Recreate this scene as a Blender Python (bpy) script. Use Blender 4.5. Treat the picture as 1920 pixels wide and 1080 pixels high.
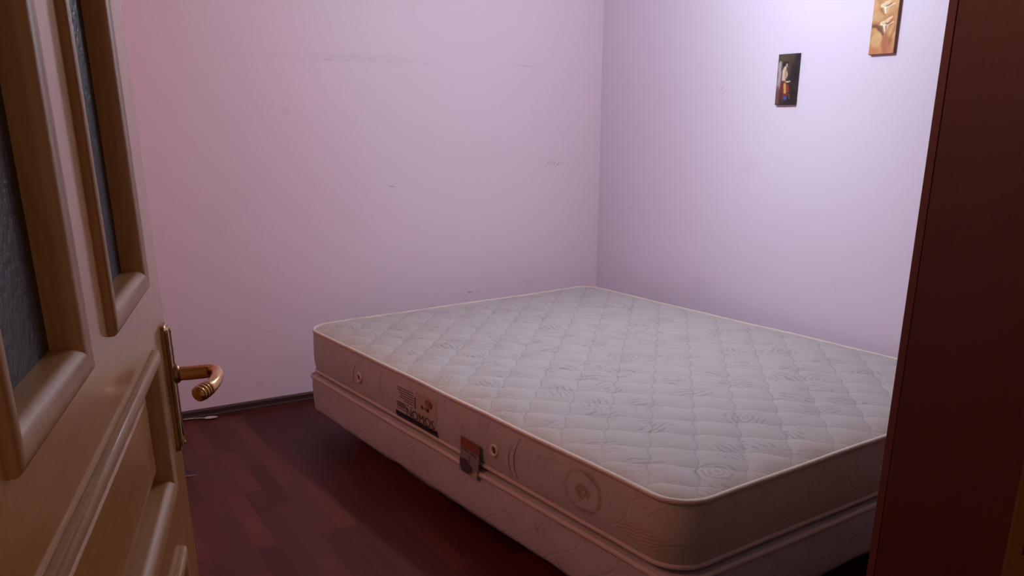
import bpy, bmesh, math, random
from mathutils import Vector, Matrix, noise
R_ = math.radians
sc = bpy.context.scene
for o in list(bpy.data.objects): bpy.data.objects.remove(o)
C = sc.collection

# ---------------------------------------------------------------- camera (solved from the photo's vanishing points)
H = 1.35
F_PX, PY, YAW, PIT, ROL = 1631.2, 772.2, 0.51726, 0.33133, -0.004838
cam = bpy.data.objects.new('camera', bpy.data.cameras.new('camera'))
C.objects.link(cam); sc.camera = cam
_r = Vector((math.cos(YAW), -math.sin(YAW), 0))
_f = Vector((math.sin(YAW)*math.cos(PIT), math.cos(YAW)*math.cos(PIT), -math.sin(PIT)))
_u = _r.cross(_f)
_r2 = _r*math.cos(ROL) + _u*math.sin(ROL); _u2 = -_r*math.sin(ROL) + _u*math.cos(ROL)
m = Matrix((_r2, _u2, -_f)).transposed().to_4x4(); m.translation = (0, 0, H)
cam.matrix_world = m
cam.data.sensor_width = 36; cam.data.lens = F_PX/1920*36
cam.data.shift_y = (PY-540)/1920
cam.data.clip_start = 0.02

# ---------------------------------------------------------------- light and exposure
world = bpy.data.worlds.new('world'); sc.world = world; world.use_nodes = True
bg = world.node_tree.nodes['Background']
bg.inputs[0].default_value = (1.0, 0.66, 0.46, 1)      # dim warm light of the hallway
bg.inputs[1].default_value = 0.16
def point(name, loc, power, col, size):
    l = bpy.data.lights.new(name, 'POINT'); l.energy = power; l.color = col; l.shadow_soft_size = size
    o = bpy.data.objects.new(name, l); o.location = loc; C.objects.link(o); return o
LAMP = (2.02, 2.60, 2.03)
FILL_POS = (-0.80, 2.35, 1.95)
warm_fill_light = point('warm_fill_light', (0, 0, 0), 56, (1.0, 0.33, 0.21), 0.05)  # added warm fill for the left of the room
lamp_light = point('bulb_light', (0, 0, 0), 296, (0.765, 0.875, 1.0), 0.07)
hall_light = point('hallway_light', (0.75, -0.9, 2.3), 2.6, (1.0, 0.62, 0.42), 0.15)
sc.view_settings.view_transform = 'Standard'; sc.view_settings.look = 'None'
sc.view_settings.gamma = 1; sc.view_settings.use_curve_mapping = False
sc.view_settings.exposure = 0.0
sc.cycles.max_bounces = 8; sc.cycles.use_denoising = True
sc.cycles.sample_clamp_indirect = 4

# ---------------------------------------------------------------- node helpers
class X:
    """tiny expression layer over shader math nodes"""
    nt = None
    def __init__(s, v): s.v = v
    @staticmethod
    def m(op, *a, clamp=False):
        n = X.nt.nodes.new('ShaderNodeMath'); n.operation = op; n.use_clamp = clamp
        for i, q in enumerate(a):
            if isinstance(q, X): X.nt.links.new(q.v, n.inputs[i])
            else: n.inputs[i].default_value = q
        return X(n.outputs[0])
    def __add__(s, o): return X.m('ADD', s, o)
    __radd__ = __add__
    def __sub__(s, o): return X.m('SUBTRACT', s, o)
    def __rsub__(s, o): return X.m('SUBTRACT', o, s)
    def __mul__(s, o): return X.m('MULTIPLY', s, o)
    __rmul__ = __mul__
    def __truediv__(s, o): return X.m('DIVIDE', s, o)
def xabs(a): return X.m('ABSOLUTE', a)
def xsin(a): return X.m('SINE', a)
def xsqrt(a): return X.m('SQRT', a)
def xmin(a, b): return X.m('MINIMUM', a, b)
def xmax(a, b): return X.m('MAXIMUM', a, b)
def sstep(a, lo, hi):      # smooth 0..1 going up from lo to hi
    n = X.nt.nodes.new('ShaderNodeMapRange'); n.interpolation_type = 'SMOOTHSTEP'
    X.nt.links.new(a.v, n.inputs[0])
    if lo < hi: vals = (lo, hi, 0, 1)
    else: vals = (hi, lo, 1, 0)
    for i, q in enumerate(vals): n.inputs[i+1].default_value = q
    return X(n.outputs[0])
class Mat:
    def __init__(s, name):
        s.m = bpy.data.materials.new(name); s.m.use_nodes = True
        s.nt = s.m.node_tree; X.nt = s.nt
        s.b = s.nt.nodes['Principled BSDF']
        tc = s.nt.nodes.new('ShaderNodeTexCoord'); s.co = tc.outputs['Object']
        sp = s.nt.nodes.new('ShaderNodeSeparateXYZ'); s.nt.links.new(s.co, sp.inputs[0])
        s.x, s.y, s.z = (X(sp.outputs[i]) for i in range(3))
    def vec(s, a, b, c):
        n = s.nt.nodes.new('ShaderNodeCombineXYZ')
        for i, q in enumerate((a, b, c)):
            if isinstance(q, X): s.nt.links.new(q.v, n.inputs[i])
            else: n.inputs[i].default_value = q
        return n.outputs[0]
    def noise(s, co, scale, detail=3, rough=.5, dist=0):
        n = s.nt.nodes.new('ShaderNodeTexNoise'); s.nt.links.new(co, n.inputs['Vector'])
        n.inputs['Scale'].default_value = scale; n.inputs['Detail'].default_value = detail
        n.inputs['Roughness'].default_value = rough; n.inputs['Distortion'].default_value = dist
        return X(n.outputs['Fac'])
    def rgb(s, c):
        n = s.nt.nodes.new('ShaderNodeRGB'); n.outputs[0].default_value = (*c, 1); return n.outputs[0]
    def mix(s, fac, a, b, mode='MIX'):
        n = s.nt.nodes.new('ShaderNodeMix'); n.data_type = 'RGBA'; n.blend_type = mode
        if isinstance(fac, X): s.nt.links.new(fac.v, n.inputs[0])
        else: n.inputs[0].default_value = fac
        for i, q in ((6, a), (7, b)):
            if isinstance(q, tuple): n.inputs[i].default_value = (*q, 1)
            else: s.nt.links.new(q, n.inputs[i])
        return n.outputs[2]
    def col(s, c):
        if isinstance(c, tuple): s.b.inputs['Base Color'].default_value = (*c, 1)
        else: s.nt.links.new(c, s.b.inputs['Base Color'])
    def set(s, **k):
        for a, v in k.items():
            i = s.b.inputs[a.replace('_', ' ')]
            if isinstance(v, X): s.nt.links.new(v.v, i)
            else: i.default_value = v
        return s
    def bump(s, h, strength=.3, dist=.01):
        n = s.nt.nodes.new('ShaderNodeBump'); s.nt.links.new(h.v, n.inputs['Height'])
        n.inputs['Strength'].default_value = strength; n.inputs['Distance'].default_value = dist
        s.nt.links.new(n.outputs[0], s.b.inputs['Normal'])
def plain(name, c, rough=.5, metal=0, **k):
    a = Mat(name); a.col(c); a.set(Roughness=rough, Metallic=metal, **k); return a.m

# ---------------------------------------------------------------- materials
WALL = (0.79, 0.69, 0.815)
def streak(a, u, v, cu, cv, lu, lv, ang=0, soft=.6):
    """elliptic mark mask centred at cu,cv"""
    du, dv = u-cu, v-cv
    c, s_ = math.cos(ang), math.sin(ang)
    p = (du*c+dv*s_)/lu; q = (dv*c-du*s_)/lv
    return sstep(xsqrt(p*p+q*q), 1, 1-soft)
def wall_mat(name, marks=None, axis='x'):
    a = Mat(name)
    n1 = a.noise(a.co, 1.3, 4)
    base = a.mix(n1, tuple(q*.965 for q in WALL), tuple(min(1, q*1.03) for q in WALL))
    if marks:
        u = a.x if axis == 'x' else a.y
        tot = None
        nz = a.noise(a.vec(u*2.5, 0, a.z*22), 5, 5, .65)
        for (cu, cv, lu, lv, ang, st, soft, nn) in marks:
            k = streak(a, u, a.z, cu, cv, lu, lv, ang, soft)*st
            if nn: k = k*sstep(nz, .38, .66)
            tot = k if tot is None else xmax(tot, k)
        base = a.mix(tot, base, (0.16, 0.13, 0.16))
    a.col(base); a.set(Roughness=.62)
    a.bump(a.noise(a.co, 55, 3), .10, .004)
    return a.m
M = {}
WALL = (0.845, 0.655, 0.735)      # back wall tinted pinker, the light's warm shift put into its colour
M['wall_back'] = wall_mat('lilac_wall_paint_scuffed', [
    (1.50, 1.590, .46, .032, .015, .17, .95, 1), (1.66, 1.580, .26, .030, .02, .13, .95, 1), (1.25, 1.598, .40, .020, 0, .08, .95, 1),
    (1.38, 1.582, .035, .004, .0, .30, .8, 0), (1.86, 1.572, .03, .006, .2, .25, .8, 1),
    (2.42, 1.572, .065, .0035, 0, .22, .8, 0), (2.36, 1.575, .09, .006, 0, .07, .9, 0),
    (2.555, 1.098, .035, .0035, .95, .42, .8, 0), (2.575, 1.098, .030, .0035, 1.0, .42, .8, 0),
    (2.593, 1.092, .024, .0035, .9, .45, .8, 0), (2.615, 1.088, .018, .006, .6, .4, .8, 0), (2.64, 1.09, .012, .005, .4, .3, .8, 0),
    (1.655, 1.012, .030, .004, -.08, .45, .8, 0), (2.07, .449, .02, .006, 0, .6, .8, 0), (2.115, .445, .012, .004, 0, .35, .8, 0),
    (1.16, 1.36, .03, .02, 0, .10, .9, 0), (2.43, .47, .05, .03, 0, .08, .9, 0), (1.0, .37, .02, .012, 0, .16, .9, 0),
    (.93, .12, .03, .015, .3, .14, .9, 0), (1.2, 1.30, .02, .01, 0, .08, .9, 0)])
WALL = (0.79, 0.69, 0.815)
M['wall_right'] = wall_mat('lilac_wall_paint_scratched', [
    (3.150, 1.447, .022, .003, -.75, .40, .8, 0), (3.135, 1.434, .022, .003, -.25, .3, .8, 0),
    (3.8, .865, .03, .004, .1, .22, .8, 0), (2.95, 1.12, .09, .05, 0, .06, .95, 0), (2.4, .66, .05, .004, 1.1, .12, .8, 0),
    (3.06, .90, .03, .003, .1, .14, .8, 0), (3.2, .55, .14, .06, .2, .06, .95, 0)], 'y')
_w = WALL; WALL = (0.32, 0.24, 0.27)  # unseen left and front walls, darkened to cut bounced light
M['wall'] = wall_mat('low_bounce_wall_paint'); WALL = _w
M['ceiling'] = plain('low_bounce_ceiling_paint', (0.44, 0.44, 0.46), .8)  # unseen ceiling, kept grey so it bounces less light
def floor_mat():
    a = Mat('red_brown_laminate')
    br = a.nt.nodes.new('ShaderNodeTexBrick')
    a.nt.links.new(a.vec(a.y+0.12, a.x-0.0395, 0), br.inputs['Vector'])
    br.offset = .37; br.offset_frequency = 3; br.squash = 1
    br.inputs['Scale'].default_value = 1
    br.inputs['Brick Width'].default_value = .46; br.inputs['Row Height'].default_value = .0705
    br.inputs['Mortar Size'].default_value = .0004; br.inputs['Mortar Smooth'].default_value = .3
    br.inputs['Bias'].default_value = -.1
    br.inputs['Color1'].default_value = (0, 0, 0, 1); br.inputs['Color2'].default_value = (1, 1, 1, 1)
    br.inputs['Mortar'].default_value = (.1, .1, .1, 1)
    bw = a.nt.nodes.new('ShaderNodeRGBToBW'); a.nt.links.new(br.outputs[0], bw.inputs[0]); t = X(bw.outputs[0])
    gr = a.noise(a.vec(a.x*9+t*7, a.y*.8, 0), 9, 5, .6)
    k = t*.75 + gr*.35-.05
    c = a.mix(k, (0.052, 0.010, 0.006), (0.125, 0.029, 0.020))
    bj = X.m('FRACT', (a.x-.815)/.2115)
    seam = sstep(xabs(bj-.5), .494, .4985)
    c = a.mix(seam*.6, c, (0.02, 0.006, 0.005))
    a.col(c); a.set(Roughness=.42+gr*.12)
    a.b.inputs['Specular IOR Level'].default_value = .22
    a.bump(seam*-1+gr*.05, .25, .002)
    return a.m
M['floor'] = floor_mat()
def wood_mat(name, dark, light, axis, rough=.34, coat=.75, scale=1.0, wig=1.0):
    """varnished wood, grain running along the given local axis"""
    a = Mat(name)
    c = {'x': (a.x*.6, a.y*6, a.z*7), 'z': (a.x*7, a.y*6, a.z*.6), 'y': (a.x*7, a.y*.6, a.z*7)}[axis]
    v = a.vec(*c)
    n = a.noise(v, 3.0*scale, 5, .55, .8*wig)
    rings = xabs(xsin(n*34))
    fine = a.noise(a.vec(*(q*6 for q in c)), 5*scale, 3, .6)
    f = rings*.45*wig + fine*.45 + n*.25 - .1*wig
    a.col(a.mix(f, dark, light)); a.set(Roughness=rough+fine*.1, Coat_Weight=coat, Coat_Roughness=.10, Coat_IOR=1.5, Coat_Tint=(1.0, 0.90, 0.78, 1))
    a.bump(fine, .02, .001)
    return a.m
PD, PL = (0.40, 0.170, 0.034), (0.64, 0.325, 0.078)
M['pine_v'] = wood_mat('varnished_pine_vertical', PD, PL, 'z', wig=.35)
M['pine_h'] = wood_mat('varnished_pine_horizontal', PD, PL, 'x', wig=.35)
M['pine_bead'] = wood_mat('varnished_pine_moulding', (0.34, 0.145, 0.045), (0.60, 0.32, 0.13), 'z', wig=.5, rough=.42, coat=.12)
M['pine_jamb'] = wood_mat('dark_varnished_pine', (0.16, 0.065, 0.02), (0.32, 0.15, 0.05), 'z', wig=.5)
M['mahogany'] = wood_mat('mahogany_laminate', (0.060, 0.013, 0.0065), (0.115, 0.028, 0.014), 'z', rough=.42, coat=.05, wig=.25)
M['mahogany_edge'] = plain('mahogany_edge_band', (0.125, 0.038, 0.028), .45)
M['baseboard'] = wood_mat('dark_brown_baseboard', (0.035, 0.011, 0.009), (0.070, 0.024, 0.019), 'x', rough=.6, coat=0.0)
def glass_mat():
    a = Mat('smoky_textured_glass')
    a.col((0.07, 0.072, 0.09)); a.b.inputs['Specular IOR Level'].default_value = .2; a.set(Roughness=.40, Transmission_Weight=.75, IOR=1.45)
    n = a.noise(a.vec(a.x, 0, a.z), 130, 2); a.bump(n, .6, .004)
    return a.m
M['glass'] = glass_mat()
M['brass'] = plain('polished_brass', (0.62, 0.33, 0.13), .20, 1)
M['brass_dull'] = plain('tarnished_brass', (0.36, 0.21, 0.10), .34, 1)
M['black'] = plain('black_plastic', (0.012, 0.011, 0.011), .5)
M['chrome'] = plain('chromed_metal', (0.7, 0.7, 0.72), .2, 1)
M['bulb'] = plain('frosted_bulb_glass', (0.9, 0.9, 0.92), .4, Emission_Color=(0.8, 0.86, 1, 1), Emission_Strength=6.0)
M['white_plastic'] = plain('white_plastic', (0.68, 0.64, 0.58), .4)
M['clear_plastic'] = plain('milky_plastic', (0.60, 0.55, 0.50), .22, Transmission_Weight=.25)
M['scrap_dark'] = plain('dark_red_card', (0.035, 0.010, 0.008), .6)
M['scrap_light'] = plain('pale_card_edge', (0.22, 0.13, 0.11), .6)
M['crumb'] = plain('pale_crumb', (0.6, 0.55, 0.5), .7)

# bed frame of reference: bed-local x,y run along the bed's sides
BED = 0.09431
MX0, MX1, MY0, MY1 = 1.400, 3.008, 1.300, 3.576
ZB, ZT = 0.284, 0.466
SU, SV, U0, V0 = .1203, .1265, 2.030, .014
def top_fabric():
    a = Mat('quilted_cream_damask')
    x, y = a.x, a.y                       # object origin lies at the bed frame's origin
    u = (x+y)*.70711; v = (y-x)*.70711
    # stitch lines in the grooves
    uu = u-U0+.0055*xsin((v-V0)*(2*math.pi/SV)); vv = v-V0+.0045*xsin((u-U0)*(2*math.pi/SU))
    fu = xabs(X.m('FRACT', uu/SU+100.5)-.5)*SU; fv = xabs(X.m('FRACT', vv/SV+100.5)-.5)*SV
    st = sstep(xmin(fu, fv), .0035, .0012)
    # woven motifs: brushed strokes and roses scattered over the cloth
    vo = a.nt.nodes.new('ShaderNodeTexVoronoi'); vo.voronoi_dimensions = '2D'
    a.nt.links.new(a.co, vo.inputs['Vector']); vo.inputs['Scale'].default_value = 5.6; vo.inputs['Randomness'].default_value = .75
    dist = X(vo.outputs['Distance']); cc = a.nt.nodes.new('ShaderNodeSeparateColor'); a.nt.links.new(vo.outputs['Color'], cc.inputs[0])
    r1, r2, r3 = (X(cc.outputs[i]) for i in range(3))
    wig = a.noise(a.co, 22, 3)
    # strokes
    ang = r2*2.2-.4
    cs, sn = X.m('COSINE', ang), xsin(ang)
    p = x*cs+y*sn
    strokes = sstep(xsin((p+wig*.045)*300), .1, .9)*sstep(dist, .42, .26)*sstep(r1, .24, .30)*sstep(a.noise(a.co, 28, 2), .38, .52)
    rings = sstep(xsin(dist*62+wig*13), .0, .9)*sstep(dist, .42, .30)*sstep(r1, .26, .20)*sstep(a.noise(a.co, 18, 2), .36, .52)
    mot = xmax(strokes, rings)
    base = a.mix(mot*.62, (0.395, 0.348, 0.335), (0.225, 0.19, 0.185))
    base = a.mix(st*.30, base, (0.20, 0.165, 0.15))
    # yellowed grime along the long open side and the near corner
    e = xmin(x-MX0, (y-MY0)*1.35)
    g = sstep(e+a.noise(a.co, 9, 4)*.16, .26, .06)
    base = a.mix(g*.62, base, (0.42, 0.30, 0.22))
    blot = sstep(a.noise(a.co, 4.5, 4), .56, .72)
    base = a.mix(blot*.18, base, (0.50, 0.42, 0.36))
    vs = a.nt.nodes.new('ShaderNodeTexVoronoi'); a.nt.links.new(a.co, vs.inputs['Vector']); vs.inputs['Scale'].default_value = 7.5
    base = a.mix(sstep(X(vs.outputs['Distance']), .022, .012)*.8, base, (0.08, 0.04, 0.03))
    a.col(base); a.set(Roughness=.72, Sheen_Weight=.15)
    a.bump(st*-1.2+a.noise(a.co, 45, 4)*.8+mot*.25, .35, .0035)
    return a.m
M['quilt'] = top_fabric()
def side_fabric(name, tint, seed, rose=True):
    a = Mat(name)
    vo = a.nt.nodes.new('ShaderNodeTexVoronoi')
    a.nt.links.new(a.vec(a.x+seed, a.y, a.z*1.2), vo.inputs['Vector']); vo.inputs['Scale'].default_value = 6.2
    dist = X(vo.outputs['Distance']); cc = a.nt.nodes.new('ShaderNodeSeparateColor'); a.nt.links.new(vo.outputs['Color'], cc.inputs[0])
    r1 = X(cc.outputs[0]); wig = a.noise(a.co, 20, 3)
    run = a.x+a.y
    st = sstep(xsin((run*.8+a.z*(r1*2-.6)+wig*.04)*260), .3, .9)*sstep(dist, .32, .18)*sstep(a.noise(a.co, 24, 2), .42, .58)
    bl = sstep(a.noise(a.co, 14, 5, .65), .5, .66)
    base = a.mix(st*.80, tint, tuple(q*.62 for q in tint))
    base = a.mix(bl*.32, base, tuple(q*.62 for q in (tint[0], tint[1]*.93, tint[2]*.95)))
    if rose:   # a big woven rose near the foot end, and a brushed leaf by the corner
        dy, dz = (a.y-1.650)/.085, (a.z-.380)/.066
        rr = xsqrt(dy*dy+dz*dz)
        ros = sstep(xsin(rr*10+a.noise(a.co, 9, 3)*9), -.1, .8)*sstep(rr, 1.05, .8)*sstep(a.noise(a.vec(a.x, a.y*1.0, a.z*2), 20, 2), .34, .5)*sstep(a.x, 1.7, 1.6)
        base = a.mix(ros*.8, base, (0.30, 0.20, 0.13))
        dy, dz = (a.y-1.42)/.12, (a.z-.34)/.035
        rr = xsqrt(dy*dy+dz*dz)
        lf = sstep(xsin((a.z*1.0+(a.y-1.42)*.18+wig*.012)*620), .1, .8)*sstep(rr, 1.0, .6)*sstep(a.x, 1.9, 1.7)
        base = a.mix(lf*.8, base, (0.30, 0.19, 0.12))
        g = sstep(a.y+a.noise(a.co, 7, 3)*.3, 1.75, 1.40)
        base = a.mix(g*.40, base, (0.56, 0.39, 0.25))
    a.col(base); a.set(Roughness=.7, Sheen_Weight=.1)
    wv = xabs(xsin((run+a.z*1.1+.02*xsin(a.z*40))*20))
    a.bump(sstep(wv, .0, .16)*.5+a.noise(a.co, 16, 4), .22, .010)
    return a.m
M['matt_side'] = side_fabric('cream_damask_side', (0.475, 0.46, 0.45), 0)
M['base_side'] = side_fabric('cream_damask_base', (0.495, 0.475, 0.48), 3.3, False)
def cord_mat():
    a = Mat('cream_piping_cord')
    w = xsin((a.x*1.3+a.y+a.z)*900)
    a.col((0.64, 0.53, 0.44)); a.set(Roughness=.7); a.bump(w, .3, .002); return a.m
M['cord'] = cord_mat()
M['cord_pale'] = plain('cream_piping_tape', (0.56, 0.49, 0.44), .7)
M['stitch'] = plain('dark_stitch_and_crease', (0.12, 0.07, 0.06), .8)
M['label'] = plain('beige_satin_label', (0.44, 0.355, 0.30), .55)
M['label_band'] = plain('navy_label_band', (0.010, 0.012, 0.028), .5)
M['ink'] = plain('dark_brown_ink', (0.055, 0.018, 0.018), .6)
M['ink_light'] = plain('pale_label_outline', (0.42, 0.36, 0.34), .6)
M['badge_red'] = plain('red_badge_ink', (0.22, 0.025, 0.03), .5)
M['badge_pink'] = plain('pink_badge_print', (0.50, 0.27, 0.26), .5)
M['vent_hole'] = plain('rusty_vent_mesh', (0.13, 0.055, 0.035), .7)
M['card_orange'] = plain('orange_card_print', (0.24, 0.075, 0.04), .45)
M['card_grey'] = plain('grey_card_print', (0.22, 0.205, 0.22), .35)
M['card_dark'] = plain('dark_card_print', (0.07, 0.05, 0.06), .35)
M['card_pale'] = plain('pale_card_print', (0.40, 0.37, 0.33), .4)

# ---------------------------------------------------------------- mesh helpers
def obj(name, bm, mat, parent=None, smooth=False, loc=(0, 0, 0)):
    bmesh.ops.recalc_face_normals(bm, faces=bm.faces)
    me = bpy.data.meshes.new(name); bm.to_mesh(me); bm.free()
    for q in (mat if isinstance(mat, list) else [mat]): me.materials.append(q)
    if smooth:
        for p in me.polygons: p.use_smooth = True
    o = bpy.data.objects.new(name, me); C.objects.link(o); o.location = loc
    if parent: o.parent = parent
    return o
def thing(name, label, cat, loc=(0, 0, 0), rz=0, group=None):
    o = bpy.data.objects.new(name, None); o.empty_display_size = .05; C.objects.link(o)
    o.location = loc; o.rotation_euler = (0, 0, rz); return tag(o, label, cat, group)
def tag(o, label, cat, group=None):
    o['label'] = label; o['category'] = cat
    if group: o['group'] = group
    return o
def struct(name, bm, mat, label=None, smooth=False):
    o = obj(name, bm, mat, smooth=smooth); o['kind'] = 'structure'
    if label: o['label'] = label
    return o
def box(bm, a, b, bev=0):
    vs = [bm.verts.new((x, y, z)) for x in (a[0], b[0]) for y in (a[1], b[1]) for z in (a[2], b[2])]
    fs = [bm.faces.new([vs[i] for i in q]) for q in ((0,1,3,2), (4,6,7,5), (0,4,5,1), (2,3,7,6), (0,2,6,4), (1,5,7,3))]
    if bev:
        es = list({e for f in fs for e in f.edges})
        bmesh.ops.bevel(bm, geom=es, offset=bev, segments=2, affect='EDGES', profile=.5)
def nbm(): return bmesh.new()
def bbox(a, b, bev=0):
    bm = nbm(); box(bm, a, b, bev); return bm
def tube(bm, pts, rad, n=12, closed=False, cap=True, flat=1.0):
    """sweep a circle along pts; rad number or list; flat squashes along the local up"""
    pts = [Vector(p) for p in pts]; N = len(pts)
    if not isinstance(rad, (list, tuple)): rad = [rad]*N
    rings = []; up0 = None
    for i, p in enumerate(pts):
        a = pts[(i-1) % N] if (closed or i > 0) else p
        b = pts[(i+1) % N] if (closed or i < N-1) else p
        t = (b-a).normalized()
        up = Vector((0, 0, 1)) if up0 is None else up0
        if abs(t.dot(up)) > .97: up = Vector((0, 1, 0)) if up0 is None else up0
        s = t.cross(up).normalized(); u = s.cross(t).normalized(); up0 = u if not closed else Vector((0, 0, 1))
        rings.append([bm.verts.new(p + s*math.cos(k*2*math.pi/n)*rad[i] + u*math.sin(k*2*math.pi/n)*rad[i]*flat) for k in range(n)])
    for i in range(N if closed else N-1):
        A, B = rings[i], rings[(i+1) % N]
        for k in range(n): bm.faces.new((A[k], A[(k+1) % n], B[(k+1) % n], B[k]))
    if cap and not closed: bm.faces.new(rings[0]); bm.faces.new(rings[-1][::-1])
def lathe(bm, prof, axis_o, ax, n=24):
    """prof: list of (radius, distance along ax)"""
    ax = Vector(ax).normalized(); o = Vector(axis_o)
    s = ax.orthogonal().normalized(); u = ax.cross(s)
    rings = []
    for r, h in prof:
        if r < 1e-6: rings.append([bm.verts.new(o+ax*h)])
        else: rings.append([bm.verts.new(o+ax*h+s*r*math.cos(k*2*math.pi/n)+u*r*math.sin(k*2*math.pi/n)) for k in range(n)])
    for A, B in zip(rings, rings[1:]):
        for k in range(n):
            if len(A) == 1 and len(B) == 1: continue
            if len(A) == 1: bm.faces.new((A[0], B[(k+1) % n], B[k]))
            elif len(B) == 1: bm.faces.new((A[k], A[(k+1) % n], B[0]))
            else: bm.faces.new((A[k], A[(k+1) % n], B[(k+1) % n], B[k]))

# ---------------------------------------------------------------- the room
XL, XR, YF, YB, ZC = -0.95, 2.886, 0.43, 4.085, 2.55
T = .12
struct('floor', bbox((XL-T, -.6, -.06), (XR+T, YB+T, 0)), M['floor'], 'dark red-brown laminate strip floor')
struct('ceiling', bbox((XL-T, YF-T, ZC), (XR+T, YB+T, ZC+.1)), M['ceiling'])
struct('wall_back', bbox((XL-T, YB, 0), (XR, YB+T, ZC)), M['wall_back'], 'lilac wall behind the bed with a long grey scuff')
struct('wall_right', bbox((XR, YF-T, 0), (XR+T, YB+T, ZC)), M['wall_right'], 'brightly lit lilac wall with two small pictures')
struct('wall_left', bbox((XL-T, YF-T, 0), (XL, YB, ZC)), M['wall'])
JX0, JX1 = -.115, .8275                    # faces of the two jambs
bm = nbm()
box(bm, (XL, YF-T, 0), (JX0-.04, YF, ZC)); box(bm, (JX1+.04, YF-T, 0), (XR, YF, ZC)); box(bm, (JX0-.04, YF-T, 2.09), (JX1+.04, YF, ZC))
struct('wall_front', bm, M['wall'])
# timber door lining (strike side shows at the picture's lower right corner)
bm = nbm()
box(bm, (JX1, YF-T-.012, 0), (JX1+.038, YF+.010, 2.088), .002)
box(bm, (JX0-.038, YF-T-.012, 0), (JX0, YF+.010, 2.088), .002)
box(bm, (JX0, YF-T-.012, 2.05), (JX1, YF+.010, 2.088), .002)
jamb = struct('trim_1', bm, M['pine_jamb'], 'varnished pine lining of the doorway')
st = obj('strike_plate', bbox((JX1-.0015, .385, .90), (JX1, .433, 1.10), .0005), M['brass_dull'], jamb)
bm = nbm(); box(bm, (JX1-.0025, .400, 1.015), (JX1-.0012, .426, 1.062), .0004); box(bm, (JX1-.0025, .404, .93), (JX1-.0012, .422, .965), .0004)
obj('latch_hole', bm, M['black'], st)
# baseboards
def baseboard(name, p0, p1, into):
    """p0->p1 along the wall, into = unit vector into the room"""
    prof = [(0, 0), (.013, 0), (.013, .010), (.0105, .013), (.0105, .026), (.012, .029), (.011, .036), (.005, .041), (0, .042)]
    bm = nbm(); rings = []
    for p in (p0, p1): rings.append([bm.verts.new((p[0]+into[0]*d, p[1]+into[1]*d, h)) for d, h in prof])
    n = len(prof)
    for k in range(n): bm.faces.new((rings[0][k], rings[0][(k+1) % n], rings[1][(k+1) % n], rings[1][k]))
    bm.faces.new(rings[0]); bm.faces.new(rings[1][::-1])
    return struct(name, bm, M['baseboard'])
baseboard('baseboard_back', (XL, YB), (XR, YB), (0, -1))
baseboard('baseboard_right', (XR, YF), (XR, YB-.013), (-1, 0))
baseboard('baseboard_left', (XL, YF), (XL, YB-.013), (1, 0))

# ---------------------------------------------------------------- the open door
AD = R_(14.8); DW = .86
dd = Vector((math.sin(AD), math.cos(AD), 0))
FE = Vector((1.28*math.sin(R_(7.47)), 1.28*math.cos(R_(7.47)), 0))
HG = FE - dd*DW
door = bpy.data.objects.new('door_1', None); C.objects.link(door)
door.location = (HG.x, HG.y, 0); door.rotation_euler = (0, 0, math.pi/2-AD)
door['kind'] = 'structure'; door['label'] = 'open varnished pine door with smoky glass panes and brass handle'
# local: x from hinge to free edge, front face (towards the viewer) at y=0, leaf behind it up to y=TH
TH, DH, D0 = .040, 2.035, .008
W1, W2 = (.464, .721), (.112, .350)       # window openings in x
WZ = (1.150, 1.925); P1 = (.880, 1.073); P2 = (.155, .801); PX = (.112, .728)
def dpart(name, a, b, mat, bev=.0): return obj(name, bbox(a, b, bev), mat, door)
dpart('stile', (0, 0, D0), (PX[0], TH, DH), M['pine_v'])
dpart('stile', (W1[1], 0, D0), (DW, TH, DH), M['pine_v'])
dpart('mullion', (W2[1], 0, WZ[0]), (W1[0], TH, WZ[1]), M['pine_v'])
PX = (.112, .721)
dpart('rail', (PX[0], 0, D0), (PX[1], TH, P2[0]), M['pine_h'])
dpart('rail', (PX[0], 0, P2[1]), (PX[1], TH, P1[0]), M['pine_h'])
dpart('rail', (PX[0], 0, P1[1]), (PX[1], TH, WZ[0]), M['pine_h'])
dpart('rail', (PX[0], 0, WZ[1]), (PX[1], TH, DH), M['pine_h'])
BEAD = [(0.0006, -.002), (0.0006, .0045), (.0022, .0072), (.0055, .0086), (.0110, .0088), (.0165, .0070), (.0200, .0045), (.0230, .0015), (.0245, -.0010), (.0250, -.0035), (.0250, -.0185), (0.0006, -.0185)]
def bead_frame(x0, x1, z0, z1, side=1):
    """mitred moulding round an opening; side 1 = front (y<0 outwards), -1 = back"""
    bm = nbm(); R = []
    for (cx, cz, sx, sz) in ((x0, z0, 1, 1), (x1, z0, -1, 1), (x1, z1, -1, -1), (x0, z1, 1, -1)):
        R.append([bm.verts.new((cx+sx*u, (-v if side == 1 else TH+v), cz+sz*u)) for u, v in (BEAD if side == 1 else [(u, v if v > -.01 else -.0178) for u, v in BEAD])])
    n = len(BEAD)
    for i in range(4):
        A, B = R[i], R[(i+1) % 4]
        for k in range(n): bm.faces.new((A[k], A[(k+1) % n], B[(k+1) % n], B[k]))
    return bm
def raised_panel(x0, x1, z0, z1):
    bm = nbm()
    def ring(d, y): return [bm.verts.new(p) for p in ((x0+d, y, z0+d), (x1-d, y, z0+d), (x1-d, y, z1-d), (x0+d, y, z1-d))]
    R = [ring(.003, .030), ring(.003, .0186), ring(.032, .0185), ring(.0345, .0150), ring(.050, .0090), ring(.052, .0085)]
    for A, B in zip(R, R[1:]):
        for k in range(4): bm.faces.new((A[k], A[(k+1) % 4], B[(k+1) % 4], B[k]))
    bm.faces.new(R[-1]); bm.faces.new(R[0][::-1]); return bm
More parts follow.
